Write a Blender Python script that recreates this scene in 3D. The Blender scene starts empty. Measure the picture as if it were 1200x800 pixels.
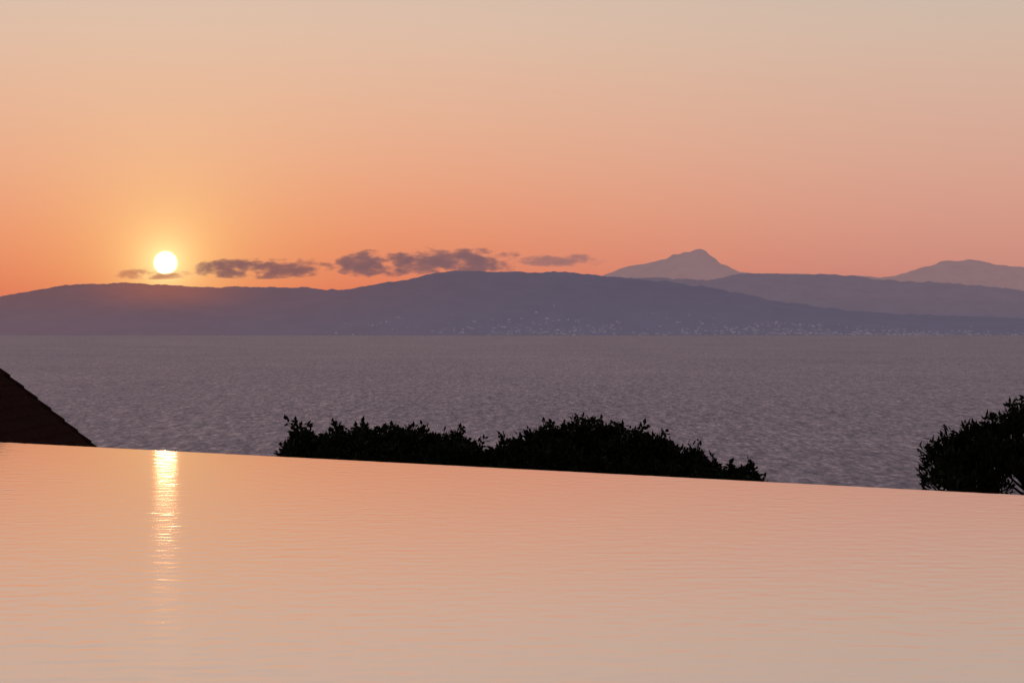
import bpy, math, random
import numpy as np
from mathutils import Vector
random.seed(4); rng=np.random.default_rng(4)
scene=bpy.context.scene
scene.view_settings.view_transform='Standard'
try: scene.view_settings.look='None'
except Exception: pass
scene.view_settings.exposure=0
F=2823.0; HOR=385.0; EYE=1.2; SEA=-30.0
def lin(c):
    return tuple(((v/255)/12.92 if v/255<=0.04045 else ((v/255+0.055)/1.055)**2.4) for v in c)
def L4(*c): return lin(c)+(1.0,)
def W(px,py,d): return ((px-600)/F*d, d, EYE+(HOR-py)/F*d)

# ---------------------------------------------------------------- camera
cam=bpy.data.cameras.new("camera"); camo=bpy.data.objects.new("camera",cam)
scene.collection.objects.link(camo); scene.camera=camo
cam.sensor_width=36; cam.lens=36*F/1200; cam.clip_start=0.1; cam.clip_end=200000
camo.location=(0,0,EYE); camo.rotation_euler=(math.radians(90)-math.atan(15/F),0,0)

# ---------------------------------------------------------------- node helper
class NT:
    def __init__(s,nt): s.nt=nt; s.n=nt.nodes; s.l=nt.links; s.n.clear()
    def node(s,t,**k):
        x=s.n.new(t)
        for a,b in k.items(): setattr(x,a,b)
        return x
    def put(s,sock,v):
        if isinstance(v,bpy.types.NodeSocket): s.l.new(v,sock)
        elif v is not None: sock.default_value=v
    def m(s,op,a,b=None,c=None,clamp=False):
        x=s.node('ShaderNodeMath',operation=op); x.use_clamp=clamp
        for i,v in enumerate((a,b,c)): s.put(x.inputs[i],v)
        return x.outputs[0]
    def vm(s,op,a,b=None,out=0):
        x=s.node('ShaderNodeVectorMath',operation=op)
        s.put(x.inputs[0],a); s.put(x.inputs[1],b)
        return x.outputs[out]
    def mr(s,v,a,b,c=0.0,d=1.0,smooth=True):
        x=s.node('ShaderNodeMapRange'); x.interpolation_type='SMOOTHSTEP' if smooth else 'LINEAR'
        s.put(x.inputs[0],v)
        for i,q in enumerate((a,b,c,d)): s.put(x.inputs[i+1],q)
        return x.outputs[0]
    def mix(s,f,a,b,mode='MIX'):
        x=s.node('ShaderNodeMix',data_type='RGBA',blend_type=mode)
        s.put(x.inputs[0],f); s.put(x.inputs[6],a); s.put(x.inputs[7],b)
        return x.outputs[2]
    def ramp(s,f,pts,interp='LINEAR'):
        x=s.node('ShaderNodeValToRGB'); r=x.color_ramp; r.interpolation=interp
        while len(r.elements)<len(pts): r.elements.new(0.5)
        for e,(p,c) in zip(r.elements,pts): e.position=p; e.color=c
        s.put(x.inputs[0],f); return x.outputs[0]
    def noise(s,vec,scale,detail=3,rough=0.5,out='Fac'):
        x=s.node('ShaderNodeTexNoise'); s.put(x.inputs['Vector'],vec)
        x.inputs['Scale'].default_value=scale; x.inputs['Detail'].default_value=detail; x.inputs['Roughness'].default_value=rough
        return x.outputs[out]
    def comb(s,x,y,z):
        n=s.node('ShaderNodeCombineXYZ'); s.put(n.inputs[0],x); s.put(n.inputs[1],y); s.put(n.inputs[2],z); return n.outputs[0]
    def sep(s,v):
        n=s.node('ShaderNodeSeparateXYZ'); s.put(n.inputs[0],v); return n.outputs
def mat(name):
    m=bpy.data.materials.new(name); m.use_nodes=True; return m,NT(m.node_tree)

# ---------------------------------------------------------------- sun + sky
sd=Vector(((194-600)/F,1.0,(HOR-308)/F)).normalized()
sun=bpy.data.lights.new("sun",'SUN'); sun.energy=0.010; sun.angle=math.radians(0.5); sun.color=(1,0.55,0.25)
suno=bpy.data.objects.new("sun",sun); scene.collection.objects.link(suno)
suno.rotation_euler=(-sd).to_track_quat('-Z','Y').to_euler(); suno.location=(-30,200,60)

w=bpy.data.worlds.new("World"); scene.world=w; w.use_nodes=True
T=NT(w.node_tree)
tc=T.node('ShaderNodeTexCoord'); D=T.vm('NORMALIZE',tc.outputs['Generated'])
dx,dy,dz=T.sep(D)
el=T.m('MULTIPLY',T.m('ARCSINE',dz),180/math.pi)
elr=T.m('DIVIDE',T.m('MAXIMUM',el,0.0),90.0)
elr=T.m('POWER',elr,0.5)          # stretch the horizon band
def E(py): return math.sqrt(max(0.0,math.degrees(math.atan((HOR-py)/F)))/90)
def Ed(d): return math.sqrt(d/90)
near=T.ramp(elr,[(0,L4(208,99,80)),(E(345),L4(219,113,88)),(E(310),L4(227,132,98)),(E(260),L4(232,149,112)),
  (E(190),L4(232,167,134)),(E(90),L4(227,183,156)),(E(0),L4(220,192,172)),(Ed(14),L4(200,183,173)),(Ed(28),L4(150,138,147)),(1,L4(74,80,104))],'B_SPLINE')
far=T.ramp(elr,[(0,L4(184,118,113)),(E(345),L4(194,128,119)),(E(310),L4(203,139,126)),(E(260),L4(211,151,134)),
  (E(190),L4(215,164,145)),(E(90),L4(214,178,158)),(E(0),L4(207,188,171)),(Ed(14),L4(190,176,169)),(Ed(28),L4(144,134,145)),(1,L4(70,77,102))],'B_SPLINE')
# azimuth away from the sun
sh=Vector((sd.x,sd.y,0)).normalized()
dh=T.vm('NORMALIZE',T.comb(dx,dy,0.0))
ca=T.vm('DOT_PRODUCT',dh,tuple(sh),out=1)
az=T.m('MULTIPLY',T.m('ARCCOSINE',T.m('MINIMUM',ca,1.0)),180/math.pi)
col=T.mix(T.mr(az,2.0,21.0),near,far)
back=T.mr(az,25.0,120.0,1.0,0.16)
col=T.vm('MULTIPLY',col,T.comb(back,back,back))
# glow round the sun
dt=T.vm('DOT_PRODUCT',D,tuple(sd),out=1)
th=T.m('MULTIPLY',T.m('ARCCOSINE',T.m('MINIMUM',dt,1.0)),180/math.pi)
g1=T.m('EXPONENT',T.m('DIVIDE',th,-1.7)); g2=T.m('EXPONENT',T.m('DIVIDE',th,-0.42))
col=T.vm('ADD',col,T.vm('MULTIPLY',T.comb(g1,g1,g1),(0.24,0.31,0.05)))
col=T.vm('ADD',col,T.vm('MULTIPLY',T.comb(g2,g2,g2),(0.5,0.66,0.34)))
disc=T.mr(th,0.15,0.34,1.0,0.0)
disc=T.m('POWER',disc,3.0)
col=T.vm('ADD',col,T.vm('MULTIPLY',T.comb(disc,disc,disc),(34,23,12)))
b1=T.node('ShaderNodeBackground'); T.put(b1.inputs[0],col); b1.inputs[1].default_value=1.0
ns=T.node('ShaderNodeTexSky',sky_type='NISHITA'); ns.sun_disc=False
ns.sun_elevation=math.asin(sd.z); ns.sun_rotation=math.atan2(sd.x,sd.y); ns.altitude=30
b2=T.node('ShaderNodeBackground'); T.put(b2.inputs[0],ns.outputs[0]); b2.inputs[1].default_value=0.001
ad=T.node('ShaderNodeAddShader'); T.l.new(b1.outputs[0],ad.inputs[0]); T.l.new(b2.outputs[0],ad.inputs[1])
o=T.node('ShaderNodeOutputWorld'); T.l.new(ad.outputs[0],o.inputs[0])

# ---------------------------------------------------------------- mesh helpers
def mesh_obj(name,verts,faces,material=None,smooth=False,parent=None):
    me=bpy.data.meshes.new(name)
    verts=np.asarray(verts,dtype=np.float32)
    if isinstance(faces,np.ndarray):
        n,k=faces.shape
        me.vertices.add(len(verts)); me.vertices.foreach_set('co',verts.ravel())
        me.loops.add(n*k); me.loops.foreach_set('vertex_index',faces.astype(np.int32).ravel())
        me.polygons.add(n); me.polygons.foreach_set('loop_start',np.arange(0,n*k,k,dtype=np.int32))
        me.polygons.foreach_set('loop_total',np.full(n,k,dtype=np.int32))
        me.update(calc_edges=True)
    else:
        me.from_pydata([tuple(map(float,v)) for v in verts],[],faces); me.update()
    me.validate()
    if smooth: me.polygons.foreach_set('use_smooth',[True]*len(me.polygons))
    if material: me.materials.append(material)
    ob=bpy.data.objects.new(name,me); scene.collection.objects.link(ob)
    if parent: ob.parent=parent
    return ob
def grid_faces(nu,nv):
    i=np.arange(nu-1)[:,None]; j=np.arange(nv-1)[None,:]
    a=(i*nv+j).ravel()
    return np.stack([a,a+nv,a+nv+1,a+1],1)
def vnoise(x,y,seed=0):
    xi=np.floor(x).astype(np.int64); yi=np.floor(y).astype(np.int64); fx=x-xi; fy=y-yi
    fx=fx*fx*(3-2*fx); fy=fy*fy*(3-2*fy)
    def h(a,b):
        n=(a*374761393+b*668265263+seed*1442695041)&0xffffffff
        n=((n^(n>>13))*1274126177)&0xffffffff
        return ((n^(n>>16))&0xffff)/65535.0
    return (h(xi,yi)*(1-fx)+h(xi+1,yi)*fx)*(1-fy)+(h(xi,yi+1)*(1-fx)+h(xi+1,yi+1)*fx)*fy
def fbm(x,y,oct=5,seed=0,ridge=False):
    s=0;a=1;t=0
    for o in range(oct):
        n=vnoise(x*2**o+17*o,y*2**o-9*o,seed+o)
        if ridge: n=1-abs(2*n-1)
        s=s+a*n;t+=a;a*=0.5
    return s/t

# ---------------------------------------------------------------- pool
P0=np.array([-5.41,25.47]); e=np.array([9.1,-8.1]); e/=np.linalg.norm(e); nn=np.array([e[1],-e[0]])
if nn[1]>0: nn=-nn
U=np.concatenate([np.arange(-6,-1,0.1),np.arange(-1,18.5,0.025),np.arange(18.5,22.01,0.1)])
V=np.concatenate([np.arange(0,11.5,0.025),np.arange(11.5,14.01,0.1)])
uu,vv=np.meshgrid(U,V,indexing='ij')
X=P0[0]+uu*e[0]+vv*nn[0]; Y=P0[1]+uu*e[1]+vv*nn[1]
Z=np.zeros_like(X); N=130; slope=0.0100
wsum=0; comps=[]
for i in range(N):
    lam=0.085*(10**(rng.random()*0.75)); ang=math.radians(90+rng.normal(0,55)); k=2*math.pi/lam
    wt=1.0 if lam<0.25 else 0.35
    comps.append((k,ang,rng.random()*6.28,wt)); wsum+=wt*wt
gust=0.45+1.0*fbm(X*0.55+3,Y*0.16,3,5)
for k,a,p,wt in comps:
    A=slope*math.sqrt(2/wsum)*wt/k
    Z+=A*np.sin(k*(X*math.cos(a)+Y*math.sin(a))+p)
Z*=gust
m,T=mat("pool_water")
fr=T.node('ShaderNodeFresnel'); fr.inputs[0].default_value=1.33
gl=T.node('ShaderNodeBsdfGlossy'); gl.inputs['Color'].default_value=(0.84,0.79,0.79,1); gl.inputs['Roughness'].default_value=0.070
df=T.node('ShaderNodeBsdfDiffuse'); df.inputs[0].default_value=(0.20,0.175,0.165,1)
mx=T.node('ShaderNodeMixShader'); T.l.new(fr.outputs[0],mx.inputs[0]); T.l.new(df.outputs[0],mx.inputs[1]); T.l.new(gl.outputs[0],mx.inputs[2])
o=T.node('ShaderNodeOutputMaterial'); T.l.new(mx.outputs[0],o.inputs[0])
pool=bpy.data.objects.new("infinity_pool",None); scene.collection.objects.link(pool)
mesh_obj("water_surface",np.stack([X.ravel(),Y.ravel(),Z.ravel()],1),grid_faces(len(U),len(V)),m,True,pool)
ms,T=mat("dark_stone")
tc=T.node('ShaderNodeTexCoord')
c=T.ramp(T.noise(tc.outputs['Object'],6,5,0.6),[(0.3,(0.05,0.045,0.04,1)),(0.7,(0.14,0.12,0.10,1))])
pb=T.node('ShaderNodeBsdfPrincipled'); T.put(pb.inputs['Base Color'],c); pb.inputs['Roughness'].default_value=0.7
o=T.node('ShaderNodeOutputMaterial'); T.l.new(pb.outputs[0],o.inputs[0])
def obox(name,u0,u1,v0,v1,z0,z1,material,parent=None):
    vs=[]
    for z in (z0,z1):
        for (a,b) in ((u0,v0),(u1,v0),(u1,v1),(u0,v1)):
            p=P0+a*e+b*nn; vs.append((p[0],p[1],z))
    return mesh_obj(name,vs,[(3,2,1,0),(4,5,6,7),(0,1,5,4),(1,2,6,5),(2,3,7,6),(3,0,4,7)],material,False,parent)
obox("weir_wall",-6,22,-0.30,-0.004,-3.2,-0.03,ms,pool)
obox("basin_floor",-6,22,0.0,14,-1.6,-1.5,ms,pool)
obox("side_wall_a",-6.5,-6.0,-0.3,14.5,-3.2,0.10,ms,pool)
obox("side_wall_b",22.0,22.5,-0.3,14.5,-3.2,0.10,ms,pool)
mt,T=mat("deck_stone")
tc=T.node('ShaderNodeTexCoord')
br=T.node('ShaderNodeTexBrick'); T.put(br.inputs['Vector'],tc.outputs['Object']); br.inputs['Scale'].default_value=1.2
br.inputs['Color1'].default_value=(0.30,0.26,0.21,1); br.inputs['Color2'].default_value=(0.36,0.31,0.26,1); br.inputs['Mortar'].default_value=(0.15,0.13,0.11,1); br.inputs['Mortar Size'].default_value=0.01
pb=T.node('ShaderNodeBsdfPrincipled'); T.put(pb.inputs['Base Color'],br.outputs[0]); pb.inputs['Roughness'].default_value=0.6
o=T.node('ShaderNodeOutputMaterial'); T.l.new(pb.outputs[0],o.inputs[0])
obox("pool_deck",-6.5,22.5,14.0,22,-0.3,0.12,mt)

# ---------------------------------------------------------------- hillside under the pool
mg,T=mat("dry_ground")
tc=T.node('ShaderNodeTexCoord')
c=T.ramp(T.noise(tc.outputs['Object'],0.35,6,0.65),[(0.3,(0.05,0.05,0.025,1)),(0.6,(0.13,0.10,0.06,1)),(0.8,(0.2,0.16,0.11,1))])
df=T.node('ShaderNodeBsdfDiffuse'); T.put(df.inputs[0],c)
o=T.node('ShaderNodeOutputMaterial'); T.l.new(df.outputs[0],o.inputs[0])
gx=np.linspace(-400,400,161); gs=np.concatenate([np.linspace(-300,-30,20),np.linspace(-25,0,12),np.linspace(1,60,60),np.linspace(63,230,60)])
GX,GS=np.meshgrid(gx,gs,indexing='ij')
def ground_z(x,y):
    s=-( (x-P0[0])*nn[0]+(y-P0[1])*nn[1])
    z=np.where(s<0,-0.5+0*s-2.4*np.clip((s+16)/16,0,1), -2.9-0.16*s-0.0007*s*s)
    return np.maximum(z,-36)
px_=P0[0]+GX*e[0]-GS*nn[0]; py_=P0[1]+GX*e[1]-GS*nn[1]
gz=ground_z(px_,py_)+(fbm(px_*0.15,py_*0.15,4,9)-0.5)*1.0
gz=np.where(GS<-0.5,np.minimum(gz,-1.7),gz)
mesh_obj("hillside_ground",np.stack([px_.ravel(),py_.ravel(),gz.ravel()],1),grid_faces(len(gx),len(gs)),mg,True)

# ---------------------------------------------------------------- sea
m,T=mat("sea_water")
geo=T.node('ShaderNodeNewGeometry'); P=geo.outputs['Position']
def nv(scale,sx,sy,detail,amp,off):
    v=T.vm('MULTIPLY',T.vm('ADD',P,(off,off*2,0)),(sx,sy,0))
    c=T.noise(v,scale,detail,0.6,'Color')
    return T.vm('MULTIPLY',T.vm('SUBTRACT',c,(0.5,0.5,0.5)),(amp*0.7,amp,0))
pert=T.vm('ADD',nv(0.9,1.0,0.22,2,0.46,13),T.vm('ADD',nv(0.42,1.0,0.14,2,0.26,170),nv(0.006,1.0,0.4,2,0.06,990)))
Nn=T.vm('NORMALIZE',T.vm('ADD',pert,(0,-0.15,1.0)))
fr=T.node('ShaderNodeFresnel'); fr.inputs[0].default_value=1.80; T.put(fr.inputs['Normal'],Nn)
gl=T.node('ShaderNodeBsdfGlossy'); gl.inputs['Color'].default_value=(0.98,0.88,0.93,1); gl.inputs['Roughness'].default_value=0.40; T.put(gl.inputs['Normal'],Nn)
df=T.node('ShaderNodeBsdfDiffuse'); df.inputs[0].default_value=(0.14,0.12,0.155,1)
mx=T.node('ShaderNodeMixShader'); T.l.new(fr.outputs[0],mx.inputs[0]); T.l.new(df.outputs[0],mx.inputs[1]); T.l.new(gl.outputs[0],mx.inputs[2])
o=T.node('ShaderNodeOutputMaterial'); T.l.new(mx.outputs[0],o.inputs[0])
mesh_obj("sea",[(-60000,-3000,SEA),(60000,-3000,SEA),(60000,60000,SEA),(-60000,60000,SEA)],[(0,1,2,3)],m)

# ---------------------------------------------------------------- mountains
def haze_mat(name,cool,warm,hz,base=(0.08,0.085,0.05)):  # aerial haze put in as emission colour, warmer towards the sun
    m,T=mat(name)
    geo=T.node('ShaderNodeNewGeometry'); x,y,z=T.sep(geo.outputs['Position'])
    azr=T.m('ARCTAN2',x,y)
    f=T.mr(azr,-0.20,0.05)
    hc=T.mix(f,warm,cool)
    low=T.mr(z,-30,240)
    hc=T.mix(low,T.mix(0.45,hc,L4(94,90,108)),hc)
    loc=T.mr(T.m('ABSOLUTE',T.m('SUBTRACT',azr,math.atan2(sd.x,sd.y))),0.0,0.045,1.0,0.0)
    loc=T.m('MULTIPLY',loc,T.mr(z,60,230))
    hc=T.mix(T.m('MULTIPLY',loc,0.6),hc,L4(168,100,84))  # sun's glow over the ridge painted into the hill colour
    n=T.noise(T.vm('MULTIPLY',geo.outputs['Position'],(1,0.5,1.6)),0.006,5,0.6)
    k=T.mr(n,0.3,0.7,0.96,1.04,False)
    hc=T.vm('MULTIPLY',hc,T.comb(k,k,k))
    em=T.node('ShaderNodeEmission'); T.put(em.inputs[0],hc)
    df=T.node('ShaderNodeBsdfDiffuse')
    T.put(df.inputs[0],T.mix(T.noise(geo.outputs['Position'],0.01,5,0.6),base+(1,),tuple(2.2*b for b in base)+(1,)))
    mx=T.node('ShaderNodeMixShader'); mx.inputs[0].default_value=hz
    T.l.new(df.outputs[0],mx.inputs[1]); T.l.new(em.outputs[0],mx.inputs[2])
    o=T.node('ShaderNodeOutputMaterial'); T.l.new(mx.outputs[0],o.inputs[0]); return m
def ridge(name,prof,y0,y1,material,seed,rough=1.2):
    pxs=np.linspace(-900,2100,1500); pp=np.array(prof,float)
    py=np.interp(pxs,pp[:,0],pp[:,1])
    ker=np.hanning(5); ker/=ker.sum(); py=np.convolve(np.pad(py,2,mode='edge'),ker,'valid')
    t=np.linspace(0,1.6,70)
    PX,TT=np.meshgrid(pxs,t,indexing='ij')
    Yd=y0+(y1-y0)*TT
    H=((HOR-py)/F*y1+EYE-SEA)[:,None]
    H=H-(fbm(pxs*0.09,pxs*0+seed,4,seed)-0.5)[:,None]*rough*y1/F*3.0
    prof_t=np.where(TT<=1,0.02+0.98*TT**1.25,1-0.9*(TT-1)/0.6)
    Xw=(PX-600)/F*y1*(1+0*TT)
    nz=fbm(Xw/700,Yd/800,6,seed+3,True)-0.55
    env=np.clip(TT*(1-TT)*4,0,1)
    Zw=SEA-3+H*prof_t+nz*env*H*0.45
    Zw=np.where(TT<=0.001,SEA-5,Zw)
    lim=SEA+(H)*(0.97)*(Yd/y1)
    Zw=np.where(TT<0.97,np.minimum(Zw,lim),Zw)
    return mesh_obj(name,np.stack([Xw.ravel(),Yd.ravel(),Zw.ravel()],1),grid_faces(len(pxs),len(t)),material,True)
front=[(-900,352),(-500,340),(-200,356),(0,347),(30,341),(60,336),(100,332),(150,331),(200,334),(260,336),(300,335),(360,336),(385,339),(410,338),(440,332),(480,326),(510,319),(540,316),(580,317),(620,318),(660,317),(690,320),(715,324),(740,326),(780,329),(840,337),(900,350),(1000,364),(1100,369),(1200,372),(1500,374),(2100,376)]
mid=[(-900,370),(400,370),(600,345),(680,326),(740,324),(800,326),(830,327),(865,321),(900,319),(930,321),(960,320),(990,322),(1030,326),(1060,329),(1100,330),(1150,334),(1200,340),(1500,350),(2100,360)]
peak=[(-900,372),(500,365),(640,340),(690,328),(712,321),(724,315),(738,311),(755,308),(768,306),(782,303),(788,298),(796,297),(802,294),(808,295),(814,292),(821,291),(827,293),(831,298),(838,302),(843,308),(852,311),(858,315),(868,318),(890,320),(930,320),(960,321),(1000,322),(1030,325),(1050,322),(1068,317),(1085,311),(1096,309),(1104,305),(1112,304),(1122,306),(1135,303),(1150,305),(1165,309),(1180,311),(1200,313),(1300,318),(1500,330),(2100,345)]
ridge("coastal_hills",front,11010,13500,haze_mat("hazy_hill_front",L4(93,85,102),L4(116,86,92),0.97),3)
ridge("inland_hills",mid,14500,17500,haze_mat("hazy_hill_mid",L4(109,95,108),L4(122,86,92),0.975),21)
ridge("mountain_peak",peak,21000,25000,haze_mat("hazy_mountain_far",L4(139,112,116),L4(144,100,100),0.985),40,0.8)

# far-shore town
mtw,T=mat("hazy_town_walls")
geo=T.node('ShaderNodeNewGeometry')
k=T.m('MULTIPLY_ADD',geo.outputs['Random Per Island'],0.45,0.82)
em=T.node('ShaderNodeEmission'); T.put(em.inputs[0],T.vm('MULTIPLY',L4(108,98,111)[:3],T.comb(k,k,k)))  # distance haze over the houses painted in as emission
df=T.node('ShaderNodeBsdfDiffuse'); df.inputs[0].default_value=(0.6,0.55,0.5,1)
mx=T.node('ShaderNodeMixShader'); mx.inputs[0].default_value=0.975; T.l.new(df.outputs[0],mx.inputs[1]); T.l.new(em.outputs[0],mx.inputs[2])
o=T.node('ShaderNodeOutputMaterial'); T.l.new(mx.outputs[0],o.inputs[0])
dg=bpy.context.evaluated_depsgraph_get()
hill=bpy.data.objects["coastal_hills"]; bpy.context.view_layer.update()
from mathutils.bvhtree import BVHTree
bv=BVHTree.FromObject(hill,dg)
vs=[];fs=[]
for i in range(700):
    px=random.choice([random.gauss(640,60),random.gauss(960,100),random.gauss(1060,80),random.gauss(900,60),random.uniform(380,1250)])
    y=11030+abs(random.gauss(0,1))*320; x=(px-600)/F*y
    h=bv.ray_cast(Vector((x,y,3000)),Vector((0,0,-1)))
    if h[0] is None: continue
    z=h[0].z-2; a=random.uniform(2.5,9)*random.random()+2; b=random.uniform(5,8); hh=random.uniform(2,5)
    s=len(vs)
    vs+=[(x-a,y-b,z),(x+a,y-b,z),(x+a,y+b,z),(x-a,y+b,z),(x-a,y-b,z+hh),(x+a,y-b,z+hh),(x+a,y+b,z+hh),(x-a,y+b,z+hh),(x-a,y,z+hh+2),(x+a,y,z+hh+2)]
    fs+=[tuple(s+q for q in f) for f in ((0,1,5,4),(1,2,6,9,5),(2,3,7,6),(3,0,4,8,7),(4,5,9,8),(6,7,8,9))]
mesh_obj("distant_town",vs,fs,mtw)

# ---------------------------------------------------------------- clouds (real volumes behind the hills)
def cloud(px0,px1,py0,py1,seed,dens=1.0,col=(128,88,92),thr=0.47,rate=1.0):
    d=24500.0
    x0,_,zt=W(px0,py0,d); x1,_,zb=W(px1,py1,d)
    cx=(x0+x1)/2; cz=(zt+zb)/2; ax=(x1-x0)/2; az_=(zt-zb)/2; ay=120
    m,T=mat("cloud_vapour")
    tc=T.node('ShaderNodeTexCoord'); Oc=tc.outputs['Object']
    x,y,z=T.sep(Oc)
    q=T.vm('ADD',T.vm('MULTIPLY',Oc,(1/1100,1/1800,1/460)),(seed*3.1,seed*1.7,0))
    n=T.noise(q,5.0,4,0.62)
    n=T.m('MULTIPLY_ADD',T.m('SUBTRACT',n,0.5),1.5,0.5)
    xn=T.m('ABSOLUTE',T.m('DIVIDE',x,ax)); zn=T.m('DIVIDE',z,az_)
    zz=T.m('POWER',T.m('ABSOLUTE',T.m('ADD',zn,0.25)),2.0)
    yy=T.m('POWER',T.m('DIVIDE',y,ay),2.0)
    r=T.m('ADD',T.m('ADD',T.m('POWER',xn,4.0),T.m('MULTIPLY',zz,0.9)),T.m('MULTIPLY',yy,0.6))
    val=T.m('ADD',n,T.m('MULTIPLY',T.m('SUBTRACT',1.0,r),0.24))
    de=T.mr(val,thr+0.08,thr+0.40)
    ab=T.node('ShaderNodeVolumeAbsorption'); ab.inputs[0].default_value=(0,0,0,1); T.put(ab.inputs[1],T.m('MULTIPLY',de,0.012*dens))
    em=T.node('ShaderNodeEmission'); em.inputs[0].default_value=L4(*col); T.put(em.inputs[1],T.m('MULTIPLY',de,0.012*dens))  # emission colour stands in for light scattered by the cloud
    a=T.node('ShaderNodeAddShader'); T.l.new(ab.outputs[0],a.inputs[0]); T.l.new(em.outputs[0],a.inputs[1])
    o=T.node('ShaderNodeOutputMaterial'); T.l.new(a.outputs[0],o.inputs['Volume'])
    try: m.cycles.volume_step_rate=rate
    except Exception: pass
    import bmesh
    bm=bmesh.new(); bmesh.ops.create_icosphere(bm,subdivisions=3,radius=1.3)
    for v in bm.verts: v.co=Vector((v.co.x*ax,v.co.y*ay,v.co.z*az_))
    me=bpy.data.meshes.new("cloud"); bm.to_mesh(me); bm.free(); me.materials.append(m)
    ob=bpy.data.objects.new("cloud",me); ob.location=(cx,d,cz); scene.collection.objects.link(ob)
cloud(130,224,314,326,1,0.6,(176,106,86),0.42)
cloud(222,388,302,324,2,1,(130,92,93),0.39)
cloud(394,486,292,322,4,1,(121,91,97),0.39)
cloud(468,606,290,322,5,1,(123,93,99),0.40)
cloud(606,706,297,311,6,0.8,(152,110,109),0.41)

# ---------------------------------------------------------------- foliage
mleaf,T=mat("leaf_green")
geo=T.node('ShaderNodeNewGeometry'); ri=geo.outputs['Random Per Island']
c=T.ramp(ri,[(0,(0.022,0.034,0.014,1)),(0.6,(0.04,0.055,0.022,1)),(1,(0.065,0.075,0.03,1))])
pb=T.node('ShaderNodeBsdfPrincipled'); T.put(pb.inputs['Base Color'],c); pb.inputs['Roughness'].default_value=0.75
pb.inputs['Specular IOR Level'].default_value=0.15
o=T.node('ShaderNodeOutputMaterial'); T.l.new(pb.outputs[0],o.inputs[0])
mbark,T=mat("bark")
tc=T.node('ShaderNodeTexCoord')
c=T.ramp(T.noise(tc.outputs['Object'],12,5,0.7),[(0.3,(0.03,0.022,0.016,1)),(0.7,(0.09,0.07,0.05,1))])
df=T.node('ShaderNodeBsdfDiffuse'); T.put(df.inputs[0],c)
o=T.node('ShaderNodeOutputMaterial'); T.l.new(df.outputs[0],o.inputs[0])
def tube(vs,fs,a,b,ra,rb,seg=6):
    a=Vector(a);b=Vector(b);d=(b-a)
    if d.length<1e-4: return
    d.normalize(); up=Vector((0,0,1)) if abs(d.z)<0.9 else Vector((1,0,0))
    p=d.cross(up).normalized(); q=d.cross(p); s=len(vs)
    for c,r in ((a,ra),(b,rb)):
        for k in range(seg):
            t=2*math.pi*k/seg; vs.append(tuple(c+(p*math.cos(t)+q*math.sin(t))*r))
    for k in range(seg): fs.append((s+k,s+(k+1)%seg,s+seg+(k+1)%seg,s+seg+k))
def leaves(cent,dirs,ln,wd):
    n=len(cent); r=rng.normal(size=(n,3)); side=np.cross(dirs,r); side/=np.linalg.norm(side,axis=1)[:,None]+1e-9
    dn=dirs/(np.linalg.norm(dirs,axis=1)[:,None]+1e-9)
    L=(ln*(0.6+0.8*rng.random(n)))[:,None]; Wd=(wd*(0.6+0.8*rng.random(n)))[:,None]
    v=np.stack([cent,cent+dn*L*0.45+side*Wd*0.5,cent+dn*L,cent+dn*L*0.45-side*Wd*0.5],1).reshape(-1,3)
    return v,np.arange(4*n).reshape(-1,4)
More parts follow.
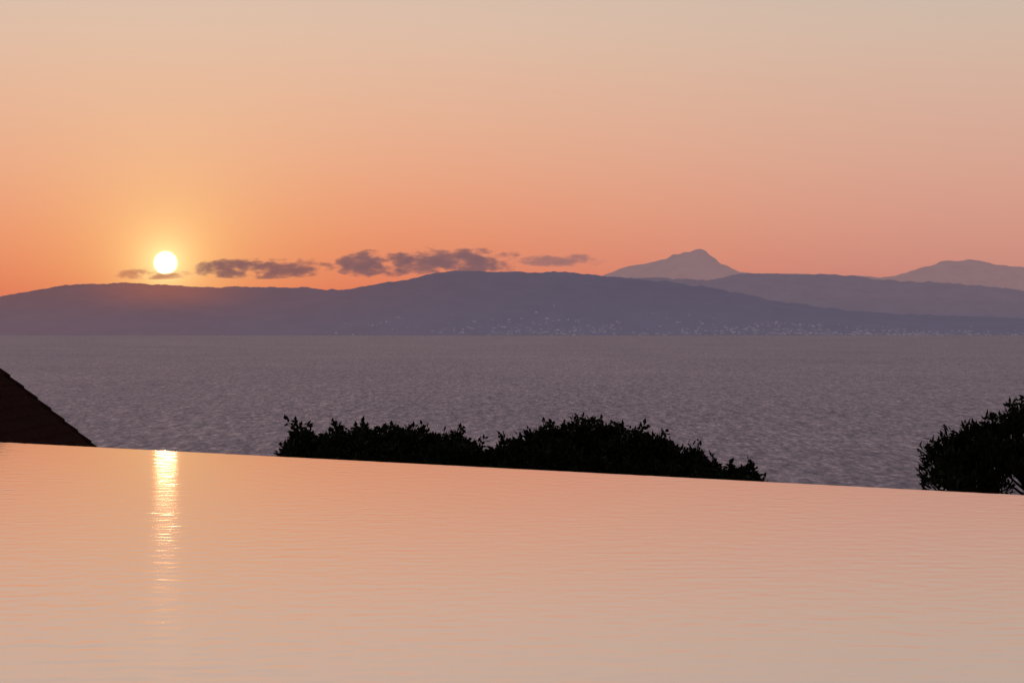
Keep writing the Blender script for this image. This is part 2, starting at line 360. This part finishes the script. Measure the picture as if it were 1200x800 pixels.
def shrub(name,d,prof,depth,bottom_py,ln,wd,per,clump,nspray,roots,spray=(0.7,1.2),dens=1.0,up=0.5,crest=1.0,lower=9):
    pp=np.array([(W(a,b+lower,d)[0],W(a,b+lower,d)[2]) for a,b in prof]); zb=W(0,bottom_py,d)[2]
    x0,x1=pp[0,0]+clump*0.8,pp[-1,0]-clump*0.8
    C=[];Dr=[];bv_=[];bf=[]
    tips=[]
    area=(x1-x0)*1.6*depth
    ncl=int(area*dens/(clump**3)*0.35)
    for i in range(ncl):
        x=random.uniform(x0,x1); dy=random.uniform(-1,1)*depth
        top=np.interp(x,pp[:,0],pp[:,1]); fall=(1-(dy/depth)**2)**0.5
        zt=zb+(top-zb)*(0.55+0.45*fall)-clump*1.3
        f=random.random()**0.6
        z=zb+(zt-zb)*f
        if zt<zb: z=zb
        tips.append((x,d+dy,z,min(f,0.8)))
    # crest: boughs reaching up to the crown outline, uneven, with notches between
    x=x0
    while x<x1:
        top=np.interp(x,pp[:,0],pp[:,1]); yy=d+random.uniform(-0.4,0.4)*depth
        drop=clump*random.choice([0.55,0.8,1.0,1.3,1.6])
        tips.append((x,yy,top-drop,1.0)); tips.append((x+random.uniform(-.5,.5)*clump,yy,top-drop-clump*0.8,0.8))
        x+=clump*random.uniform(0.4,0.9)*crest
    for (x,y,z,f) in tips:
        c=np.array([x,y,z]); R=clump*random.uniform(0.5,1.0)*(0.75 if f==1.0 else 1.15)
        n=int(per*random.uniform(0.7,1.2)*(0.6 if f==1.0 else 1)); u=rng.normal(size=(n,3)); u/=np.linalg.norm(u,axis=1)[:,None]
        rr=R*rng.random(n)**0.45
        C.append(c+u*rr[:,None]*np.array([1,1,0.75])); Dr.append(u+np.array([0,0,up])+0.5*rng.normal(size=(n,3)))
        for s in range(nspray if f>0.85 else 1):
            dv=np.array([random.gauss(0,0.7),random.gauss(0,0.5),abs(random.gauss(0.6,0.4))+0.1]); dv/=np.linalg.norm(dv)
            Ls=clump*random.uniform(*spray); k=random.randint(8,14)
            tt=np.linspace(0.3,1,k)[:,None]
            C.append(c+dv*Ls*tt+0.02*rng.normal(size=(k,3))); Dr.append(dv*0.7+0.8*rng.normal(size=(k,3)))
            tube(bv_,bf,c,c+dv*Ls,0.008,0.003,3)
    cent=np.concatenate(C); dr=np.concatenate(Dr)
    lv,lf=leaves(cent,dr,ln,wd)
    root=bpy.data.objects.new(name,None); scene.collection.objects.link(root)
    for (rx,ry) in roots:
        base=(rx,ry,float(ground_z(np.array(rx),np.array(ry)))-0.6)
        fork=(rx+random.uniform(-.2,.2),ry,base[2]+(zb-base[2])*0.55)
        mid=tuple(base[i]*0.5+fork[i]*0.5+random.uniform(-.08,.08) for i in range(3))
        tube(bv_,bf,base,mid,0.15,0.12,9); tube(bv_,bf,mid,fork,0.12,0.10,9)
        mine=[t for t in tips if abs(t[0]-rx)<=min(abs(t[0]-q[0]) for q in roots)+1e-6]
        random.shuffle(mine)
        hubs=[]
        for t in mine[:7]:
            h=(fork[0]+(t[0]-fork[0])*0.6,fork[1]+(t[1]-fork[1])*0.6,fork[2]+(t[2]-fork[2])*0.6)
            tube(bv_,bf,fork,h,0.08,0.045,7); hubs.append(h)
        for t in mine:
            h=min(hubs,key=lambda q:(q[0]-t[0])**2+(q[1]-t[1])**2+(q[2]-t[2])**2)
            tube(bv_,bf,h,t[:3],0.03,0.010,5)
    mesh_obj("foliage",lv,lf,mleaf,False,root)
    mesh_obj("branches",bv_,bf,mbark,False,root)
shrub("bush",35.0,[(326,524),(332,504),(340,495),(350,484),(357,493),(366,505),(374,509),(382,498),(390,488),(400,494),(412,486),(428,479),(437,492),(452,490),(466,484),(480,489),(490,483),(505,486),(514,494),(522,511),(530,520)],
   1.3,560,0.085,0.046,95,0.19,3,[(-3.0,35.0),(-1.9,35.3)],(0.6,1.2),0.8)
shrub("bush",35.6,[(503,520),(518,505),(533,492),(545,498),(556,508),(574,516),(586,508),(600,501),(614,498),(626,498),(640,508)],
   1.2,562,0.085,0.046,95,0.18,3,[(-0.6,35.8)],(0.6,1.2),0.8)
shrub("bush",35.2,[(596,516),(612,504),(630,494),(646,485),(660,491),(672,485),(690,479),(700,485),(710,483),(720,480),(732,496),(744,491),(758,487),(772,489),(780,494),(790,509),(802,514),(818,517),(832,528),(846,530),(858,535),(872,534),(886,540),(900,552)],
   1.3,575,0.085,0.046,95,0.19,3,[(0.9,35.3),(2.2,35.2)],(0.6,1.2),0.9)
shrub("pine_tree",27.0,[(1089,528),(1096,514),(1104,505),(1112,492),(1120,487),(1128,492),(1134,482),(1146,477),(1152,485),(1160,475),(1168,480),(1176,467),(1184,460),(1190,468),(1198,458),(1212,460),(1230,452),(1260,445),(1290,455),(1320,480),(1340,510)],
   0.8,582,0.10,0.030,42,0.12,5,[(6.1,27.0)],(0.9,1.8),0.36,0.9,1.3,18)

# ---------------------------------------------------------------- hipped tile roof house
house=bpy.data.objects.new("tiled_roof_house",None); scene.collection.objects.link(house)
mr,T=mat("terracotta_tiles")
tc=T.node('ShaderNodeTexCoord')
c=T.ramp(T.noise(tc.outputs['Object'],9,4,0.7),[(0.3,(0.045,0.024,0.02,1)),(0.7,(0.10,0.05,0.04,1))])
df=T.node('ShaderNodeBsdfDiffuse'); T.put(df.inputs[0],c)
o=T.node('ShaderNodeOutputMaterial'); T.l.new(df.outputs[0],o.inputs[0])
mw,T=mat("plaster_wall")
tc=T.node('ShaderNodeTexCoord')
c=T.ramp(T.noise(tc.outputs['Object'],3,5,0.7),[(0.3,(0.30,0.25,0.20,1)),(0.7,(0.40,0.34,0.27,1))])
df=T.node('ShaderNodeBsdfDiffuse'); T.put(df.inputs[0],c)
o=T.node('ShaderNodeOutputMaterial'); T.l.new(df.outputs[0],o.inputs[0])
mk,T=mat("window_dark")
pb=T.node('ShaderNodeBsdfPrincipled'); pb.inputs['Base Color'].default_value=(0.03,0.035,0.04,1); pb.inputs['Roughness'].default_value=0.1
o=T.node('ShaderNodeOutputMaterial'); T.l.new(pb.outputs[0],o.inputs[0])
hw=4.0; cx=-6.18-hw; cy=40.0-hw; eave=-1.40; apex=eave+hw*1.0
vs=[];fs=[]; rows=26
for side in range(4):
    ca_,sa_=[(1,0),(0,1),(-1,0),(0,-1)][side]
    for r in range(rows):
        t0=r/rows; t1=(r+1)/rows; cols=64
        w0=hw*(1-t0); w1=hw*(1-t1)
        s=len(vs)
        for (wq,tq,lift) in ((w0,t0,0.0),(w0,t0,0.035),(w1,t1,0.0)):
            for c_ in range(cols+1):
                lx=-hw+2*hw*c_/cols
                bump=(0.03*(0.5+0.5*math.cos(c_*math.pi))+lift)
                lx=max(-wq,min(wq,lx)); ly=-wq
                gx_=lx*ca_-ly*sa_; gy_=lx*sa_+ly*ca_
                vs.append((cx+gx_,cy+gy_,eave+tq*(apex-eave)+bump*0.8-(0.02 if lift==0 and wq==w0 else 0)))
        for q in (0,1):
            for c_ in range(cols):
                k=s+q*(cols+1)+c_; fs.append((k,k+1,k+cols+2,k+cols+1))
mesh_obj("roof",vs,fs,mr,False,house)
u=hw-0.05; zc=-0.06
mesh_obj("roof_deck",[(cx-u,cy-u,eave+zc),(cx+u,cy-u,eave+zc),(cx+u,cy+u,eave+zc),(cx-u,cy+u,eave+zc),(cx,cy,apex+zc)],[(0,1,4),(1,2,4),(2,3,4),(3,0,4),(3,2,1,0)],mr,False,house)
vs=[];fs=[]
for (qx,qy) in ((1,1),(-1,1),(1,-1),(-1,-1)):
    for r in range(22):
        t0=r/22;t1=(r+1.15)/22
        a=(cx+qx*hw*(1-t0),cy+qy*hw*(1-t0),eave+t0*(apex-eave)+0.0); b=(cx+qx*hw*(1-min(t1,1)),cy+qy*hw*(1-min(t1,1)),eave+min(t1,1)*(apex-eave)-0.02)
        tube(vs,fs,a,b,0.07,0.058,8)
mesh_obj("hip_tiles",vs,fs,mr,False,house)
def box(name,x0,x1,y0,y1,z0,z1,m,parent):
    vs=[(x0,y0,z0),(x1,y0,z0),(x1,y1,z0),(x0,y1,z0),(x0,y0,z1),(x1,y0,z1),(x1,y1,z1),(x0,y1,z1)]
    return mesh_obj(name,vs,[(3,2,1,0),(4,5,6,7),(0,1,5,4),(1,2,6,5),(2,3,7,6),(3,0,4,7)],m,False,parent)
ww=hw-0.5
box("walls",cx-ww,cx+ww,cy-ww,cy+ww,eave-7,eave-0.07,mw,house)
for i,wx in enumerate((-2.2,0,2.2)):
    box("window_%d"%i,cx+wx-0.45,cx+wx+0.45,cy-ww-0.03,cy-ww+0.05,eave-1.9,eave-0.7,mk,house)
    box("side_window_%d"%i,cx+ww-0.05,cx+ww+0.03,cy+wx-0.45,cy+wx+0.45,eave-1.9,eave-0.7,mk,house)
